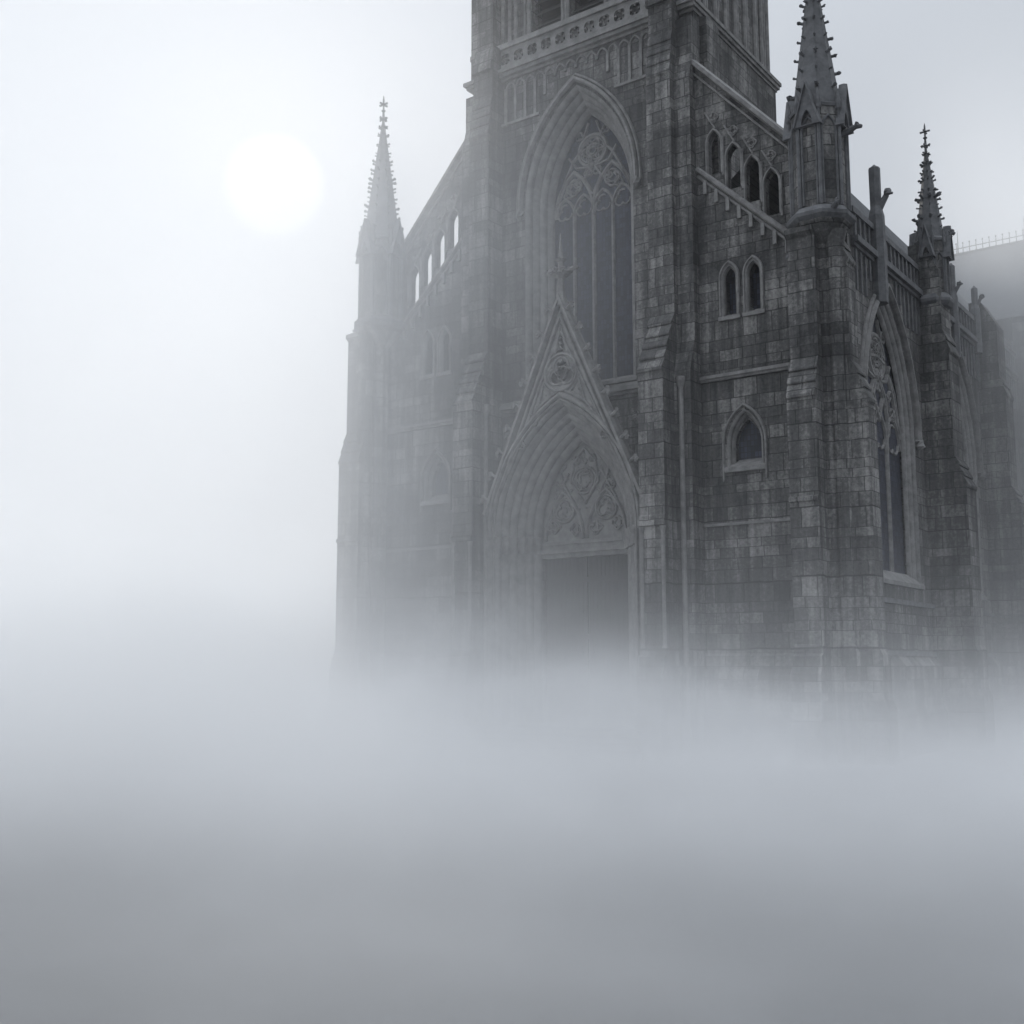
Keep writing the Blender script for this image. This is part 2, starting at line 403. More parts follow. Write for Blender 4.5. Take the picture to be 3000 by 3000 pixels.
# --- the big tower buttresses on the front
base_prof = [(-.55, 0), (-.55, 1.5), (-.40, 1.75), (-.40, 3.3), (-.25, 3.55), (-.25, 3.95), (-.10, 4.05), (-.10, 4.25), (0, 4.4)]
for e in (1, -1):
    a, b = (4.45, 5.65) if e > 0 else (-5.65, -4.45)
    m = MB()
    pts = base_prof + [(0, 9.3), (-.10, 9.35), (-.10, 9.55), (-.04, 9.6), (-.04, 9.75), (0, 9.8)] + [(0, 15.85)] + steps(0, 1.15, 16.0, 18.7, 5) \
        + [(1.15, 29.6)] + steps(1.15, 1.45, 29.8, 31.9, 4, .05) + [(1.45, 33.2), (1.3, 33.25), (1.3, 33.5), (1.6, 34.6), (YT+.1, 34.6), (YT+.1, 0)]
    m.prof(FR(0), pts, a, b)
    bt = m.build('tower_buttress', ASH, ch)
    m = MB()                                                  # outer angle strip and nook shafts
    a2, b2 = (5.65, 6.42) if e > 0 else (-6.42, -5.65)
    m.prof(FR(0), [(1.0, 0), (1.0, 15.9), (1.5, 17.6), (1.5, 29.4), (1.8, 30.6), (1.8, 32.4), (YT+.2, 32.4), (YT+.2, 0)], a2, b2)
    m.build('angle_pier', ASH, bt)
    m = MB()
    m.turn(e*6.0, .94, [(.16, 0), (.16, 1.0), (.11, 1.1), (.11, 15.2), (.19, 15.5), (.19, 15.7)], 10); m.build('nook_shaft', DRS, bt); m = MB()
    m.turn(e*4.32, .85, [(.18, 0), (.18, 1.2), (.10, 1.3), (.10, 15.3), (.18, 15.6), (.18, 15.9)], 10); m.build('nook_shaft', DRS, bt); m = MB()
    m.turn(e*4.55, -.03, [(.13, 4.3), (.08, 4.45), (.08, 9.0), (.14, 9.3)], 8); m.build('nook_shaft', DRS, bt); m = MB()
    m.turn(e*5.55, -.03, [(.13, 4.3), (.08, 4.45), (.08, 9.0), (.14, 9.3)], 8)
    m.build('nook_shaft', DRS, bt)
    m = MB()                                                  # side-facing buttress of the tower above the rake
    sd = SD(TW) if e > 0 else SL(-TW)
    m.prof(sd, [(0, 24), (-.75, 24), (-.75, 28.9), (-.35, 30.2), (-.35, 32.8), (0, 32.85)], 2.9, 4.1)
    m.build('side_buttress', ASH, bt)
# string course below the great window
m = MB()
for z0, z1, pr in ((15.7, 15.85, .10), (15.85, 16.05, .24), (16.05, 16.2, .12)):
    m.box(ft, -4.45, 4.45, z0, z1, -pr, 0.05)
m.build('string_course', DRS, tower)
m = MB()                                                      # carved foliage in the spandrels beside the gable
for e in (-1, 1):
    for _ in range(60):
        z = random.uniform(11.6, 15.4); x = random.uniform(1.0+(18.4-z)*.47, 4.25)
        if x > 4.28: continue
        m.blob((e*x, YT-.05, z), random.uniform(.07, .15), 5, 1, .3)
m.build('carved_foliage', DRS, tower)

# --- great window
def tracery(mb, fr, uc, zs, w, h, zb, d0, d1, lights, bar=.075):
    """mullions, light heads, sub-arches and a foiled wheel"""
    p = 2*w/lights; hz = zs - .35*p
    for i in range(1, lights):
        u = uc-w+p*i; mb.rib(fr, [(u, zb), (u, hz)], bar*(1.25 if i*2 == lights else 1), d0, d1)
    for i in range(lights):
        c = uc-w+p*(i+.5)
        mb.rib(fr, arch(c, hz, p*.5, p*.82, 6), bar*.8, d0+.03, d1)
        mb.rib(fr, foils(c, hz+p*.18, p*.40, 3)[2:-2], bar*.5, d0+.06, d1-.02)
    c0 = arch_c(w, h)
    if lights == 4:
        for e in (-1, 1):
            mb.rib(fr, arch(uc+e*w/2, hz, w/2, w*.98, 9), bar*1.15, d0, d1)
            mb.rib(fr, foils(uc+e*w/2, hz+w*.62, w*.19, 4), bar*.7, d0+.03, d1, True)
        top = zs + h*.60
    else:
        for e in (-1, 1):
            mb.rib(fr, [(uc+e*p*.5, hz), (uc+e*p*.62, hz+p*.6), (uc+e*p*.5, hz+p*1.15), (uc, hz+p*1.75)], bar, d0, d1)
            mb.rib(fr, foils(uc+e*p*1.0, hz+p*1.05, p*.36, 4), bar*.7, d0+.03, d1, True)
            mb.rib(fr, [(uc+e*p*1.5, hz+p*.3), (uc+e*p*1.2, hz+p*1.4), (uc+e*p*.6, hz+p*2.0), (uc, hz+p*2.1)], bar, d0, d1)
        top = zs + h*.60
    r = w*.36
    for e in (-1, 1):
        for k_ in range(3):
            u_ = uc+e*w*(.12+.27*k_); zz = zs+h*(.36-.10*k_)
            mb.rib(fr, foils(u_, zz, w*.11, 3), bar*.55, d0+.03, d1, True)
        mb.rib(fr, [(uc+e*w*.98, hz+w*.25), (uc+e*w*.72, hz+w*.85), (uc+e*w*.5, hz+w*1.25), (uc+e*r*.8, top+r*.2)], bar*.85, d0, d1)
        mb.rib(fr, [(uc, hz+w*.35), (uc+e*w*.22, hz+w*.75), (uc, hz+w*1.1)], bar*.85, d0, d1)
        mb.rib(fr, foils(uc+e*w*.33, zs+h*.80, w*.10, 3), bar*.5, d0+.03, d1, True)
    for a_ in range(6):
        q_ = a_*PI/3; mb.rib(fr, [(uc+r*.25*math.cos(q_), top+r*.25*math.sin(q_)), (uc+r*.95*math.cos(q_), top+r*.95*math.sin(q_))], bar*.5, d0+.03, d1)
    mb.rib(fr, circle(uc, top, r, 22), bar*1.1, d0, d1, True)
    mb.rib(fr, foils(uc, top, r*.86, 6), bar*.6, d0+.04, d1, True)
    mb.rib(fr, circle(uc, top, r*.25, 10), bar*.6, d0+.04, d1, True)
    for e in (-1, 1):
        mb.rib(fr, [(uc+e*w*.10, hz+w*1.0), (uc+e*w*.42, top-r*.9), (uc+e*w*.62, top-r*.1)], bar*.8, d0, d1)
        mb.rib(fr, [(uc+e*r*.7, top+r*.7), (uc+e*w*.10, zs+h*.93)], bar*.7, d0, d1)
def window(name, fr, uc, zs, w, h, zb, inset, depth, lobes, lights, hood=True, drop=0.25, parent=ch, label=None, bar=.092):
    mb = MB(); mould(mb, fr, uc, zs, w, h, zb, inset, depth, lobes)
    wi, hi = arch_in(w, h, inset)
    mb.prof(fr, [(depth+.25, zb), (depth+.25, zb+.55+.1*depth), (depth-.05, zb+.5), (-.12, zb+.05), (-.12, zb-.12), (0.06, zb-.16), (.06, zb-.01)], uc-w-.1, uc+w+.1)
    o = mb.build(name, DRS, parent, label)
    if hood:
        mb = MB()
        for g_, hw, pr in ((.22, .10, .26), (.42, .07, .14)):
            wo, ho = arch_in(w, h, -g_)
            a = arch(uc, zs, wo, ho, 14)
            mb.rib(fr, [(a[0][0], zs-drop)] + a + [(a[-1][0], zs-drop)], hw, -pr, .03)
        wo, _ = arch_in(w, h, -.25)
        for e in (-1, 1):
            p = fr(uc+e*wo, zs-drop-.12, -.12); mb.blob(p, .26, 6, 1.1, .2)
        mb.build('hood_mould', DRS, o)
    mb = MB(); tracery(mb, fr, uc, zs, wi, hi, zb+.4, depth-.02, depth+.20, lights, bar); mb.build('tracery', DRS, o)
    mb = MB(); q = opening(uc, zs, wi+.15, hi+.2, zb); n = len(q)
    mb.add([fr(u, z, depth+.12) for u, z in q] + [fr(u, z, depth+.16) for u, z in q], [tuple(range(n)), tuple(range(2*n-1, n-1, -1))])
    mb.build('glass', GLS, o)
    return o
window('great_window', ft, 0, GW['zs'], GW['w'], GW['h'], GW['zb'], .85, 1.35, 4, 4, label='tall pointed great window of the tower')

# --- portal
fp = FR(.85)
m = MB()
wg, gz, gb = 4.22, 20.2, 10.9
gab_hole = [(0, 18.3), (.42, 17.2), (.8, 16.35), (.62, 15.95), (0, 16.15), (-.62, 15.95), (-.8, 16.35), (-.42, 17.2)]
m.plate(fp, [(-4.42, 0), (-PT['w'], 0)] + arch(0, PT['zs'], PT['w'], PT['h'], 14) + [(PT['w'], 0), (4.42, 0), (4.42, 9.5), (4.15, 10.9), (0, gz), (-4.15, 10.9), (-4.42, 9.5)],
        [foils(0, 16.75, .62, 3), [(0, 18.75), (.28, 17.75), (-.28, 17.75)]], 0, .45)
m.plate(fp, [(-1.7, 15.2), (0, 16.0), (1.7, 15.2), (0, 19.6)], [], .452, .9)
portal = m.build('portal', DRS, ch, 'deep pointed doorway under a steep crocketed gable')
m = MB()
sl_ = [(-4.25, 10.6), (0, gz+.1), (4.25, 10.6)]
m.rib(fp, sl_, .15, -.28, .3); m.rib(fp, [(-3.95, 10.6), (0, gz-.75), (3.95, 10.6)], .09, -.14, .05)
m.rib(fp, [(-3.55, 11.4), (0, gz-1.5), (3.55, 11.4)], .05, -.08, .05)
m.rib(fp, circle(0, 16.8, .86, 22), .07, -.12, .05, True)
m.rib(fp, foils(0, 16.8, .72, 3), .05, -.08, .05, True)
m.rib(fp, foils(0, 16.8, .36, 3, -PI/2), .04, -.06, .1, True)
m.rib(fp, [(0, 19.0), (.36, 17.7), (0, 17.95), (-.36, 17.7)], .05, -.1, .05, True)
for e in (-1, 1):
    m.rib(fp, [(e*.95, 16.4), (e*1.25, 15.4), (e*.5, 15.85), (e*.95, 16.4)], .05, -.09, .05)
    m.rib(fp, foils(e*1.62, 14.75, .3, 3), .045, -.08, .05, True)
    m.rib(fp, foils(e*2.25, 13.7, .22, 3), .04, -.07, .05, True)
    m.rib(fp, [(e*1.2, 16.2), (e*2.0, 14.3), (e*3.0, 12.4)], .045, -.08, .05)
    m.rib(fp, [(e*.1, 16.0), (e*1.3, 15.3), (e*2.4, 13.9), (e*3.1, 12.4)], .05, -.1, .05)
for _ in range(70):
    z = random.uniform(14.2, 18.6); x = random.uniform(0, (18.9-z)*.42)
    if z < 15.6+.2 and x < (15.9-z)*1.2: continue
    m.blob((random.choice((-1, 1))*x, .85-.01, z), random.uniform(.04, .09), 5, 1, .4)
m.build('gable_tracery', DRS, portal)
L = math.hypot(4.25, gz-10.6)
for e in (-1, 1):
    for i in range(9):
        t = (i+.6)/9.2; u = e*4.25*(1-t); z = 10.6+(gz+.1-10.6)*t
        nx, nz = e*(gz-10.6)/L, 4.25/L
        a = (u+nx*.1, .75, z+nz*.1); b = (u+nx*.42, .70, z+nz*.42+.05); c = (u+nx*.50, .66, z+nz*.5-.16)
        m = MB(); m.seg(a, b, .09, .07, 5); m.seg(b, c, .10, .06, 5); m.blob(c, .13, 5, 1, .3); m.blob(b, .12, 5, 1, .3)
        m.build('crocket', DRS, portal)
m = MB()
m.turn(0, .85, [(.24, 19.9), (.19, 20.9), (.15, 21.2), (.38, 21.35), (.16, 21.55), (.12, 22.0), (.28, 22.12), (.10, 22.3), (.07, 22.8), (.02, 23.4)], 6)
for e in (-1, 1): m.seg((0, .85, 21.45), (e*.75, .85, 21.6), .12, .10, 6); m.blob((e*.8, .85, 21.62), .16, 6, 1, .3)
for k in range(8):
    a = k*PI/4; m.blob((.42*math.cos(a), .85+.42*math.sin(a), 21.55), .16, 5, .9, .3)
    if k % 2 == 0: m.blob((.2*math.cos(a), .85+.2*math.sin(a), 22.15), .08, 5, 1, .3)
m.build('finial', DRS, portal)
m = MB()
mould(m, fp, 0, PT['zs'], PT['w'], PT['h'], 0, 1.5, 1.75, 6, .62, 0.0, 14)
wo, ho = arch_in(PT['w'], PT['h'], -.16)
a = arch(0, PT['zs'], wo, ho, 16); m.rib(fp, [(a[0][0], 9.4)] + a + [(a[-1][0], 9.4)], .10, -.22, .03)
wo, ho = arch_in(PT['w'], PT['h'], .02)
a = arch(0, PT['zs'], wo, ho, 16); m.rib(fp, [(a[0][0], 0)] + a + [(a[-1][0], 0)], .06, -.12, .03)
m.build('arch_moulding', DRS, portal)
for e in (-1, 1):
    for i in range(6):
        m = MB(); t = (i+.5)/6; u = e*(3.85-1.5*t-.05); d = .85+1.75*t-.05
        m.turn(u, d, [(.13, 8.75), (.15, 9.0), (.23, 9.32), (.24, 9.5), (.16, 9.56)], 8)
        m.build('capital', DRS, portal); m = MB()
        m.turn(u, d, [(.22, 0), (.22, 1.0), (.17, 1.3), (.12, 1.45)], 8); m.build('column_base', DRS, portal)
m = MB(); fy = FR(2.62)
for z0, z1, d in ((8.55, 8.75, .02), (8.75, 8.95, -.12), (8.95, 9.15, -.02), (9.15, 9.3, -.1)):
    m.box(fy, -2.38, 2.38, z0, z1, d, .4)
m.build('lintel', DRS, portal)
m = MB(); wi, hi = arch_in(PT['w'], PT['h'], 1.5)
m.plate(fy, [(-wi-.1, 9.3)] + arch(0, 9.5, wi+.1, hi+.1, 12) + [(wi+.1, 9.3)], [], .18, .35)
tym = m.build('tympanum', DRS, portal)
m = MB()
m.rib(fy, circle(0, 12.1, .62, 20), .06, .02, .2, True); m.rib(fy, foils(0, 12.1, .52, 4, PI/4), .045, .05, .2, True)
for e in (-1, 1):
    m.rib(fy, circle(e*1.15, 10.75, .55, 18), .055, .03, .2, True); m.rib(fy, foils(e*1.15, 10.75, .46, 3), .045, .05, .2, True)
    m.rib(fy, arch(e*1.15, 9.4, 1.05, 2.2, 9), .07, .0, .2)
    m.rib(fy, [(e*.1, 9.4), (e*.18, 10.2), (e*.55, 11.0), (e*1.1, 11.9), (e*1.35, 12.6)], .055, .03, .2)
    m.rib(fy, [(e*.0, 11.0), (e*.35, 11.5), (e*.75, 12.0), (e*.6, 12.9), (0, 13.6)], .05, .03, .2)
    m.rib(fy, foils(e*1.75, 10.0, .3, 4), .04, .06, .2, True); m.rib(fy, foils(e*.55, 9.85, .3, 4), .04, .06, .2, True)
    m.rib(fy, foils(e*1.35, 11.75, .26, 4), .04, .06, .2, True)
    m.rib(fy, [(e*2.2, 9.5), (e*1.9, 10.6), (e*1.55, 11.4), (e*.9, 12.5)], .05, .04, .2)
    m.rib(fy, foils(e*.42, 13.1, .2, 3), .035, .06, .2, True)
for _ in range(90):
    z = random.uniform(9.5, 13.4); xm = 2.2*(1-((z-9.4)/5.0)**2)
    m.blob((random.uniform(-xm, xm), 2.62+.14, z), random.uniform(.05, .10), 5, 1, .4)
m.build('carving', DRS, tym)
m = MB()
for c in (-1.17, 1.17):
    x = c-1.13
    while x < c+1.1: m.box(FR(2.95), x, x+.215, .1, 8.6, 0, .12); x += .226
for z in (.4, 2.6, 4.8, 7.4): m.box(FR(2.95), -2.3, 2.3, z, z+.22, -.05, .02)
door = m.build('door', WOOD, portal)
m = MB()
for c in (-.3, .3): m = MB(); m.seg((c, 2.84, 3.9), (c, 2.84, 4.5), .04, .04, 8); m.blob((c, 2.86, 4.2), .1); m.build('door_handle', IRON, door)
for z in (1.6, 6.0):
    for e in (-1, 1): m = MB(); m.box(FR(2.9), e*.25 if e > 0 else -2.2, 2.2 if e > 0 else -.25, z, z+.12, .0, .06); m.build('hinge_strap', IRON, door)
m = MB()
for i in range(4): m.box(FR(0), -4.6-.4*i, 4.6+.4*i, .02, 1.0-.24*i, -1.2-.42*i, 2.9 if i == 0 else -.78-.42*i)
m.build('doorstep', DRS, portal)

# --- aisle fronts with raking arcades, one each side of the tower
YA = 2.0; fa = FR(YA)
def rake_top(x): return 30.1 - 1.10*(abs(x)-6.4)
def rake_low(x): return 24.75 - .95*(abs(x)-6.9)
for e in (1, -1):
    def mx(pts): return [(e*u, z) for u, z in pts]
    m = MB()
    slots = [opening(c, rake_low(c)+1.75, .31, .55, rake_low(c)+.35, 5) for c in (7.3, 8.2, 9.05, 9.9)]
    lanc = [opening(c, 19.95, .29, .5, 18.35, 5) for c in (7.85, 8.95)]
    m.plate(fa, mx([(6.3, 0), (13.0, 0), (13.0, 23.0), (10.75, 25.35), (6.3, 30.2)]),
            [mx(s_) for s_ in slots] + [mx(l) for l in lanc] + [mx(opening(8.35, 12.75, .80, 1.45, 11.75, 8))], 0, .38)
    wall = m.build('aisle_front_wall', ASH, ch)
    m = MB()
    m.plate(fa, mx([(6.3, 0), (12.9, 0), (12.9, 21.2), (10.6, 20.9), (6.3, 24.9)]), [mx(opening(8.35, 12.75, .58, 1.05, 11.9)), *[mx(l) for l in lanc]], .385, 1.2)
    m.build('inner_wall', ASH, wall)
    # coping, raking strings, corbels
    m = MB()
    for off, hw, pr in ((.06, .17, .24), (-.45, .07, .12)):
        m.rib(fa, mx([(6.35, rake_top(6.35)+off), (10.75, rake_top(10.75)+off)]), hw, -pr, .40+pr*.4)
    for off, hw, pr in ((0, .13, .22), (-.3, .08, .12)):
        m.rib(fa, mx([(6.5, rake_low(6.5)+off), (10.85, rake_low(10.85)+off)]), hw, -pr, .05)
    c = 6.8
    while c < 10.6:
        m.box(fa, min(e*c, e*(c+.16)), max(e*c, e*(c+.16)), rake_low(c)-.95, rake_low(c)-.38, -.16, .03); c += .52
    for c in (7.3, 8.2, 9.05, 9.9):
        z = rake_low(c)
        m.rib(fa, mx([(c-.36, z+.35)] + arch(c, z+1.75, .36, .66, 6) + [(c+.36, z+.35)]), .055, -.10, .06)
        m.rib(fa, mx(foils(c, z+2.95, .22, 4)), .04, -.06, .03, True)
        m.turn(e*(c+.43), YA-.06, [(.06, z+.2), (.06, z+1.8), (.10, z+1.95)], 6)
        m.rib(fa, mx([(c+.05, z+2.45), (c-.40, z+3.3)]), .04, -.07, .03)
    m.build('raking_cornice', DRS, wall)
    m = MB()
    for z0, z1, pr in ((15.55, 15.66, .08), (15.66, 15.8, .16)):
        a_, b_ = sorted((e*6.35, e*12.9)); m.box(fa, a_, b_, z0, z1, -pr, .03)
    m.build('wall_string', DRS, wall); m = MB()
    for z0, z1, pr in ((9.35, 9.47, .07),):
        a_, b_ = sorted((e*6.35, e*12.9)); m.box(fa, a_, b_, z0, z1, -pr, .03)
    a_, b_ = sorted((e*6.3, e*12.9))
    m.build('wall_string', DRS, wall)
    m = MB(); m.prof(fa, [(.05, 0), (-.45, 0), (-.45, 1.6), (-.3, 1.8), (-.3, 3.2), (-.12, 3.45), (-.12, 4.0), (.0, 4.1), (.05, 4.1)], a_, b_)
    m.build('plinth', ASH, wall)
    # pair of lancets
    for c in (7.85, 8.95):
        m = MB(); mould(m, fa, e*c, 19.95, .37, .62, 18.25, .12, .25, 1, .5, -.05, 6, 4)
        m.rib(fa, mx([(c-.42, 18.3)] + arch(c, 19.95, .42, .70, 7) + [(c+.42, 18.3)]), .06, -.11, .05)
        m.box(fa, e*c-.5, e*c+.5, 18.1, 18.27, -.12, .3)
        w_ = m.build('lancet_window', DRS, ch)
        m = MB(); m.box(fa, e*c-.4, e*c+.4, 18.2, 20.7, .62, .66); m.build('glass', GLS, w_)
    # lower pointed window
    m = MB(); mould(m, fa, e*8.35, 12.75, .80, 1.45, 11.75, .22, .45, 2, .5, 0, 8)
    for g_, hw, pr in ((.15, .06, .12),):
        wo, ho = arch_in(.80, 1.45, -g_); a = arch(e*8.35, 12.75, wo, ho, 9)
        m.rib(fa, [(a[0][0], 11.2)] + a + [(a[-1][0], 11.2)], hw, -pr, .03)
    m.prof(fa, [(.7, 11.75), (.7, 12.2), (-.1, 11.77), (-.1, 11.57), (.03, 11.55)], e*8.35-.9, e*8.35+.9)
    w_ = m.build('pointed_window', DRS, ch)
    m = MB(); m.box(fa, e*8.35-.75, e*8.35+.75, 11.75, 14.3, .66, .7); m.build('glass', GLS, w_)

# --- corner turrets and pinnacles
def spire(parent, cx, cy, r, z0, z1, levels, fin=1.0, croc=.2):
    m = MB()
    m.turn(cx, cy, [(r*1.12, z0-.12), (r*1.16, z0), (r*.96, z0+.12), (r*.06, z1)], 8)
    for k in range(levels):
        t = (k+.7)/(levels+.5)
        t = t**.9
        rr = r*.96*(1-t)+r*.06*t; z = z0+.12+(z1-z0-.12)*t; q = croc*(1-.45*t)
        for j in range(8):
            a = PI/8+j*PI/4; ca, sa = math.cos(a), math.sin(a)
            p0 = (cx+ca*rr*.9, cy+sa*rr*.9, z); q *= random.uniform(.8, 1.2); z += random.uniform(-.04, .04)
            p1 = (cx+ca*(rr+q*1.0), cy+sa*(rr+q*1.0), z+q*.25)
            m.seg(p0, p1, q*.5, q*.38, 5); m.blob((p1[0], p1[1], p1[2]+q*.1), q*.62, 6, .8, .35)
    sp = m.build('spire', DRS2, parent)
    m = MB(); s = fin
    m.turn(cx, cy, [(r*.09, z1-.35), (.07*s, z1), (.16*s, z1+.10*s), (.07*s, z1+.2*s), (.055*s, z1+.5*s), (.13*s, z1+.58*s), (.05*s, z1+.66*s), (.05*s, z1+1.25*s), (.01, z1+1.45*s)], 6)
    for j in range(4):
        a = j*PI/2; m.seg((cx, cy, z1+.95*s), (cx+math.cos(a)*.27*s, cy+math.sin(a)*.27*s, z1+.95*s), .05*s, .06*s, 5)
        m.blob((cx+math.cos(a)*.20*s, cy+math.sin(a)*.20*s, z1+.12*s), .08*s, 5, 1, .3)
    m.build('finial', DRS2, sp)
    return sp
DRS2 = plain('weathered_spire_stone', (.05, .052, .056), (.14, .142, .148), 2.6)
def turret(cx, cy, r, zb, zs, z1, levels, fin, gar, label=None, lower=None, n8=True, croc=.16):
    """r is the flat-to-centre size; zb foot of the shaft, zs foot of the spire"""
    R = r/math.cos(PI/8)
    m = MB()
    if lower is not None: m.turn(cx, cy, [(R*.42, lower), (R*.42, zb-1.1), (R*1.04, zb-.3), (R*1.04, zb)], 8)
    m.turn(cx, cy, [(R*.93, zb), (R*.93, zs)], 8)
    t = m.build('turret', ASH, ch, label)
    m = MB()
    m.turn(cx, cy, [(R*1.0, zb-.30), (R*1.18, zb-.12), (R*1.20, zb+.02), (R*1.0, zb+.28), (R*.9, zb+.32)], 8)
    w = r*.93*math.tan(PI/8)
    for j in range(8):
        fr = ANG(cx, cy, r*.93, j*PI/4 - PI/2)
        zt = zs-.55
        m.rib(fr, [(-w*.72, zb+.35), (-w*.72, zt-.55)] + arch(0, zt-.55, w*.72, w*1.5, 6)[1:-1] + [(w*.72, zt-.55), (w*.72, zb+.35)], w*.12, -.07, .03)
        if j % 2 == 0:
            m.plate(fr, [(-w*1.25, zt-.35), (w*1.25, zt-.35), (0, zs+w*2.1)], [arch(0, zt-.3, w*.55, w*1.5, 5)], -.20, .10)
            m.rib(fr, [(-w*1.3, zt-.4), (0, zs+w*2.2), (w*1.3, zt-.4)], w*.13, -.30, .05)
        a = PI/8+j*PI/4
        px, py = cx+R*.97*math.cos(a), cy+R*.97*math.sin(a)
        m.turn(px, py, [(.07*r, zb+.3), (.07*r, zs-.3), (.12*r, zs-.2), (.12*r, zs+.1), (.0, zs+.65*r)], 6)
    m.build('niche_arcade', DRS2, t)
    spire(t, cx, cy, R*.88, zs+.02, z1, levels, fin, croc)
    for a, z, L in gar:
        m = MB()
        ca, sa = math.cos(a), math.sin(a)
        p = [Vector((cx+ca*k, cy+sa*k, z+dz)) for k, dz in ((R*.8, -.12), (R+.2, 0), (R+L*.7, .06), (R+L, .0))]
        m.seg(p[0], p[1], .13, .13); m.seg(p[1], p[2], .13, .09); m.seg(p[2], p[3], .11, .07)
        m.blob(p[2]+Vector((0, 0, .08)), .11, 6, 1, .2)
        for e in (-1, 1): m.seg(p[1], p[1]+Vector((-sa*e*.22-ca*.1, ca*e*.22-sa*.1, .12)), .05, .02, 4)
        m.build('gargoyle', DRS2, t)
    return t
CX, CY = 12.2, 1.35
for e in (1, -1):
    t = turret(CX if e > 0 else -11.75, CY, 1.06 if e > 0 else 1.12, 21.2, 25.7, 32.3 if e > 0 else 32.6, 8 if e > 0 else 12, 1.0, [(0 if e > 0 else PI, 24.7, .65), (-PI*.25 if e > 0 else -PI*.75, 21.35, .5)] if e > 0 else [(PI, 21.3, .75), (PI, 25.7, .45)], lower=0,
               label='octagonal corner turret right of the tower' if e > 0 else 'octagonal corner turret left of the tower, paled by fog')
    m = MB(); a, b = (11.05, 12.2) if e > 0 else (-13.2, -11.75)
    pts = base_prof + [(0, 9.75), (-.1, 9.8), (-.1, 9.95), (0, 10.0), (0, 13.8)] + steps(0, .5, 13.95, 15.6, 3) + [(.5, 20.4), (.3, 20.55), (.3, 20.75), (.7, 20.95), (2.3, 20.95), (2.3, 0)]
    m.prof(FR(0), pts, a, b); m.build('front_buttress', ASH, t)
    m = MB(); sd = SD(13.0) if e > 0 else SL(-13.0)
    q = .25 if e > 0 else .75
    pts = [(1.0, 0), (-1.4+q, 0), (-1.4+q, 2.0), (-1.25+q, 2.4), (-1.25+q, 4.0), (-1.1+q, 4.3), (-1.1+q, 13.5)] + steps(-1.1+q, -.5+q, 13.7, 15.4, 3) + [(-.5+q, 19.2)] + steps(-.5+q, -.1+q, 19.4, 20.6, 2) + [(1.0, 21.0)]
    m.prof(sd, pts, *((1.1, 2.0) if e > 0 else (.55, 1.4))); m.build('flank_buttress', ASH, t)
    m = MB()
    m.turn(12.72 if e > 0 else -12.0, 1.3 if e > 0 else .62, [(.50, 0), (.50, 4), (.40, 4.4), (.40, 20.2), (.5, 20.6)], 12)
    m.build('corner_shaft', ASH, t); m = MB()
    m.turn(11.1 if e > 0 else -11.8, .60, [(.09, 15.9), (.09, 19.6), (.13, 19.7), (0, 20.3)], 6)
    m.build('corner_shaft', DRS2, t)

# --- long side wall (+X) and its twin
XS = 13.0
bays = [(6.3, 3.3), (16.9, 3.15), (26.0, 2.6)]
for e in (1, -1):
    fs = SD(XS) if e > 0 else SL(-XS)
    m = MB()
    holes = [opening(c, 13.6, w, w*1.78, 7.0, 12) for c, w in bays] if e > 0 else []
    m.plate(fs, [(2.4, 0), (44, 0), (44, 21.9), (2.4, 21.9)], holes, 0, .8)
    m.box(fs, 2.4, 44, 0, 21.0, 2.2, 2.6) if e > 0 else None
    side = m.build('side_wall', ASH, ch)
    m = MB()
    for z0, z1, pr in ((20.35, 20.5, .14), (20.5, 20.75, .30), (21.75, 22.0, .16), (6.1, 6.3, .15), (4.0, 4.2, .12)):
        m.box(fs, 2.4, 44, z0, z1, -pr, .05)
    m2 = MB(); m2.prof(fs, [(.05, 0), (-.45, 0), (-.45, 1.6), (-.3, 1.9), (-.3, 3.6), (0, 4.0), (.05, 4.0)], 2.4, 44)
    m2.build('plinth', ASH, side)
    u = 2.7
    while u < 43.5:
        if e > 0: m.box(fs, u, u+.14, 20.75, 21.75, -.10, .03)
        if e > 0 and min(abs(u-c)/w for c, w in bays) > .25: m.box(fs, u, u+.12, 18.6 if min(abs(u-c)-w*.62 for c, w in bays) > 0 else 19.4, 20.3, -.09, .03)
        u += .55
    m.build('parapet', DRS2, side)
    # aisle roof
    m = MB()
    m.loft([[(e*(XS-.35), y, 21.6), (e*(XS-2.9), y, 26.35), (e*(XS-4.2), y, 26.0), (e*6.3, y, 24.0)] if e > 0 else [(-XS+.3, y, 21.6), (-6.3, y, 21.9)] for y in (3.3, 44)])
    m.build('aisle_roof', SLATE, ch)
m = MB()                                                       # nave roof behind the tower
m.loft([[(-6.4, y, 24.0), (0, y, 32.0), (6.4, y, 24.0)] for y in (11.3, 60)])
m.build('nave_roof', SLATE, ch)
fs = SD(XS)
for i, (c, w) in enumerate(bays):
    window('side_window', fs, c, 13.6, w, w*1.78, 7.0, .62, .42, 3, 3, drop=.1, bar=.11)
# tall broken gablet shaft over the first side window
for (yc, z0, z1, s) in ((5.15, 19.4, 24.6, 1.0), (16.5, 19.6, 23.6, .7), (20.8, 20.8, 23.6, .7)):
    m = MB(); x = XS+.18
    m.turn(x, yc, [(.36*s, z0-.8), (.36*s, z0+.4), (.34*s, z0+(z1-z0)*.58), (.24*s, z0+(z1-z0)*.66), (.25*s, z1-.05), (.16*s, z1), (.03, z1+.12)], 7)
    q = z0+(z1-z0)*.60
    m.seg((x, yc, q), (x+.45*s, yc+.05, q+.75*s), .17*s, .12*s); m.blob((x+.5*s, yc+.05, q+.85*s), .2*s, 6, .9, .3)
    m.seg((x+.5*s, yc+.05, q+.85*s), (x+.72*s, yc+.05, q+.78*s), .09*s, .05*s)
    m.build('carved_shaft', DRS2, side)
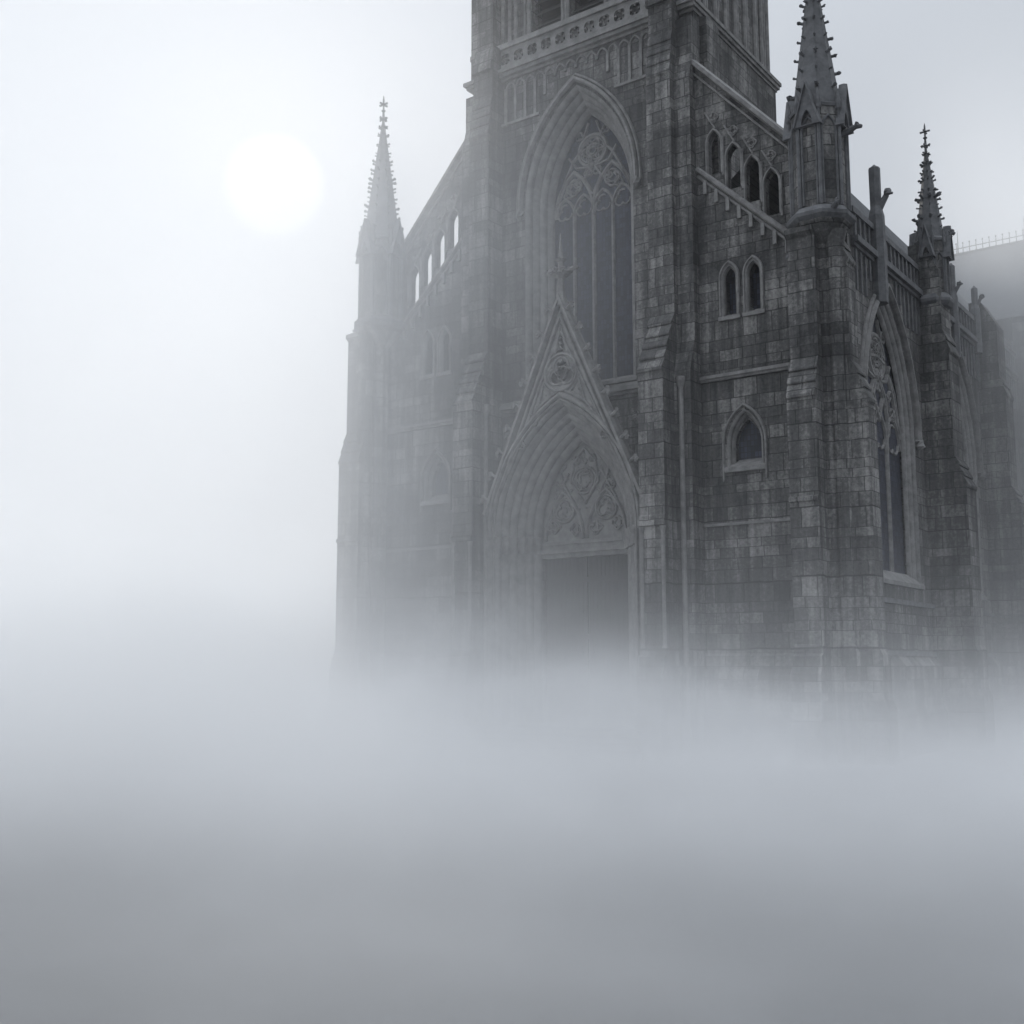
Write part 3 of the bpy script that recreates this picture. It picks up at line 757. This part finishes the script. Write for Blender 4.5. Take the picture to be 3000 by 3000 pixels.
# buttresses and spirelets along the side
for i, (y, big) in enumerate(((11.75, True), (22.2, False), (31.5, False))):
    m = MB()
    pts = [(.3, 0), (-2.0, 0), (-2.0, 2.2), (-1.85, 2.6), (-1.85, 4.2), (-1.75, 4.5), (-1.75, 11.4)] + steps(-1.75, -1.3, 11.6, 13.0, 3) + [(-1.3, 17.6)] + steps(-1.3, -1.05, 17.8, 18.9, 2) + [(-1.05, 21.6), (-.3, 23.0), (.3, 23.0)]
    m.prof(fs, pts, y-.78, y+.78); m.build('side_wall_buttress', ASH, ch)
    if big:
        turret(13.55, y-.05, .70, 20.3, 23.2, 27.9, 9, .85, [(0, 23.4, .35)], label='slender spired pinnacle on the side wall buttress', croc=.13)
# transept
m = MB()
m.loft([[(0, 29.5, 24.2), (0, 36, 31.0), (0, 42.5, 24.2)], [(30, 29.5, 24.2), (30, 36, 31.0), (30, 42.5, 24.2)]])
tr = m.build('transept_roof', SLATE, ch)
m = MB()
m.plate(SD(29.9), [(29.9, 0), (42.1, 0), (42.1, 24.2), (36, 30.6), (29.9, 24.2)], [], 0, .8)
m.box(FR(29.9), 13.02, 29.1, 0, 24.3, 0, .8); m.box(FR(41.3), 13.02, 29.1, 0, 24.3, 0, .8)
for x in (15.5, 20, 24.5, 29): m.prof(FR(29.9), [(.1, 0), (-1.5, 0), (-1.5, 12), (-1.0, 13.5), (-1.0, 19), (0, 22), (.1, 22)], x-.6, x+.6)
twall = m.build('transept_wall', ASH, ch)
for x in (17.75, 22.25, 26.75):
    m = MB(); m.rib(FR(29.9), opening(x, 15.5, 1.1, 2.2, 7.5), .18, -.2, .05); q = opening(x, 15.5, 1.0, 2.0, 7.5); n = len(q)
    m.add([(u, 29.88, z) for u, z in q], [tuple(range(n))]); m.build('transept_window', GLS, twall)
m = MB()
m.box(FR(0), 1, 30, 30.95, 31.12, 35.93, 36.07)
x = 1.0
while x < 30:
    m.seg((x, 36, 31.1), (x, 36, 31.85), .035, .02, 4); m.seg((x, 36, 31.45), (x+.42, 36, 31.45), .03, .03, 4)
    m.blob((x, 36, 31.8), .06, 4)
    if abs((x*10) % 42) < 4.2: m.seg((x+.1, 36, 31.1), (x+.1, 36, 32.7), .05, .02, 4)
    x += .42
m.build('ridge_cresting', IRON, tr)

# ---------------------------------------------------------------- fog
def vol_box(name, lo, hi):
    m = MB(); m.box(FR(0), lo[0], hi[0], lo[2], hi[2], lo[1], hi[1])
    mt = bpy.data.materials.new(name); mt.use_nodes = True; t = mt.node_tree; t.nodes.clear()
    o = m.build(name, mt).o; o['kind'] = 'stuff'
    out = t.nodes.new('ShaderNodeOutputMaterial'); pv = t.nodes.new('ShaderNodeVolumePrincipled')
    t.links.new(pv.outputs[0], out.inputs['Volume'])
    return o, t, pv


if HAZE:
    o, t, pv = vol_box('haze', (-170, -120, -1.5), (110, 210, 75))
    pv.inputs['Color'].default_value = (.95, .97, 1, 1); pv.inputs['Density'].default_value = HAZE_DENSITY
    pv.inputs['Anisotropy'].default_value = 0.78
    o, t, pv = vol_box('fog_bank', (-150, -66, -1.0), (80, 120, 48))
    pv.inputs['Color'].default_value = (.992, .996, 1, 1); pv.inputs['Anisotropy'].default_value = BANK_G
    g = nd(t, 'ShaderNodeNewGeometry'); ps = nd(t, 'ShaderNodeSeparateXYZ'); t.links.new(g.outputs['Position'], ps.inputs[0])
    x, y, z = ps.outputs[0], ps.outputs[1], ps.outputs[2]
    def ss(src, a, b):
        m_ = nd(t, 'ShaderNodeMapRange', interpolation_type='SMOOTHSTEP'); t.links.new(src, m_.inputs[0])
        m_.inputs[1].default_value = a; m_.inputs[2].default_value = b; m_.inputs[3].default_value = 0; m_.inputs[4].default_value = 1
        return m_.outputs[0]
    def mul(*a):
        r = a[0]
        for b_ in a[1:]: r = mth(t, 'MULTIPLY', r, b_)
        return r
    mp = nd(t, 'ShaderNodeMapping'); mp.inputs['Scale'].default_value = (.12, .12, .17); t.links.new(g.outputs['Position'], mp.inputs[0])
    nz = nd(t, 'ShaderNodeTexNoise', _Scale=1.0, _Detail=4.0, _Roughness=0.55); t.links.new(mp.outputs[0], nz.inputs['Vector'])
    n0 = mth(t, 'SUBTRACT', nz.outputs[0], 0.48)
    # the bank proper: hugs the foot of the church, rising towards -x
    left = ss(x, 2, -22)
    top = mth(t, 'ADD', mth(t, 'ADD', BANK_TOP, mul(n0, 12.0)), mth(t, 'SUBTRACT', mul(left, 3.5), mul(ss(x, 6, 16), 2.2)))
    h = mth(t, 'SUBTRACT', z, top)
    prof = mth(t, 'EXPONENT', mth(t, 'DIVIDE', mth(t, 'MAXIMUM', h, 0.0), mth(t, 'MULTIPLY', mth(t, 'ADD', 1.45, left), -1.0)))
    near = mth(t, 'ADD', .02, mul(ss(y, -39, -25), .98))
    d1 = mul(prof, near, BANK)
    # a thin layer lying on the wet ground
    d2 = mul(mth(t, 'EXPONENT', mul(z, -1.1)), GROUND_FOG)
    # the drift coming in from the left, as tall as the aisle
    d3 = mul(ss(x, 11, -13), ss(x, -27, -15), ss(y, 34, 6), ss(z, 35.5, 22), mth(t, 'ADD', 1.0, mul(n0, 1.6)), DRIFT)
    # and more of it behind, between the far bays and the transept
    d4 = mul(ss(y, 11, 25), ss(x, 6, 14), ss(z, 42, 28), mth(t, 'ADD', 1.0, mul(n0, 1.2)), BACK)
    t.links.new(mth(t, 'ADD', mth(t, 'ADD', d1, d2), mth(t, 'ADD', d3, d4)), pv.inputs['Density'])
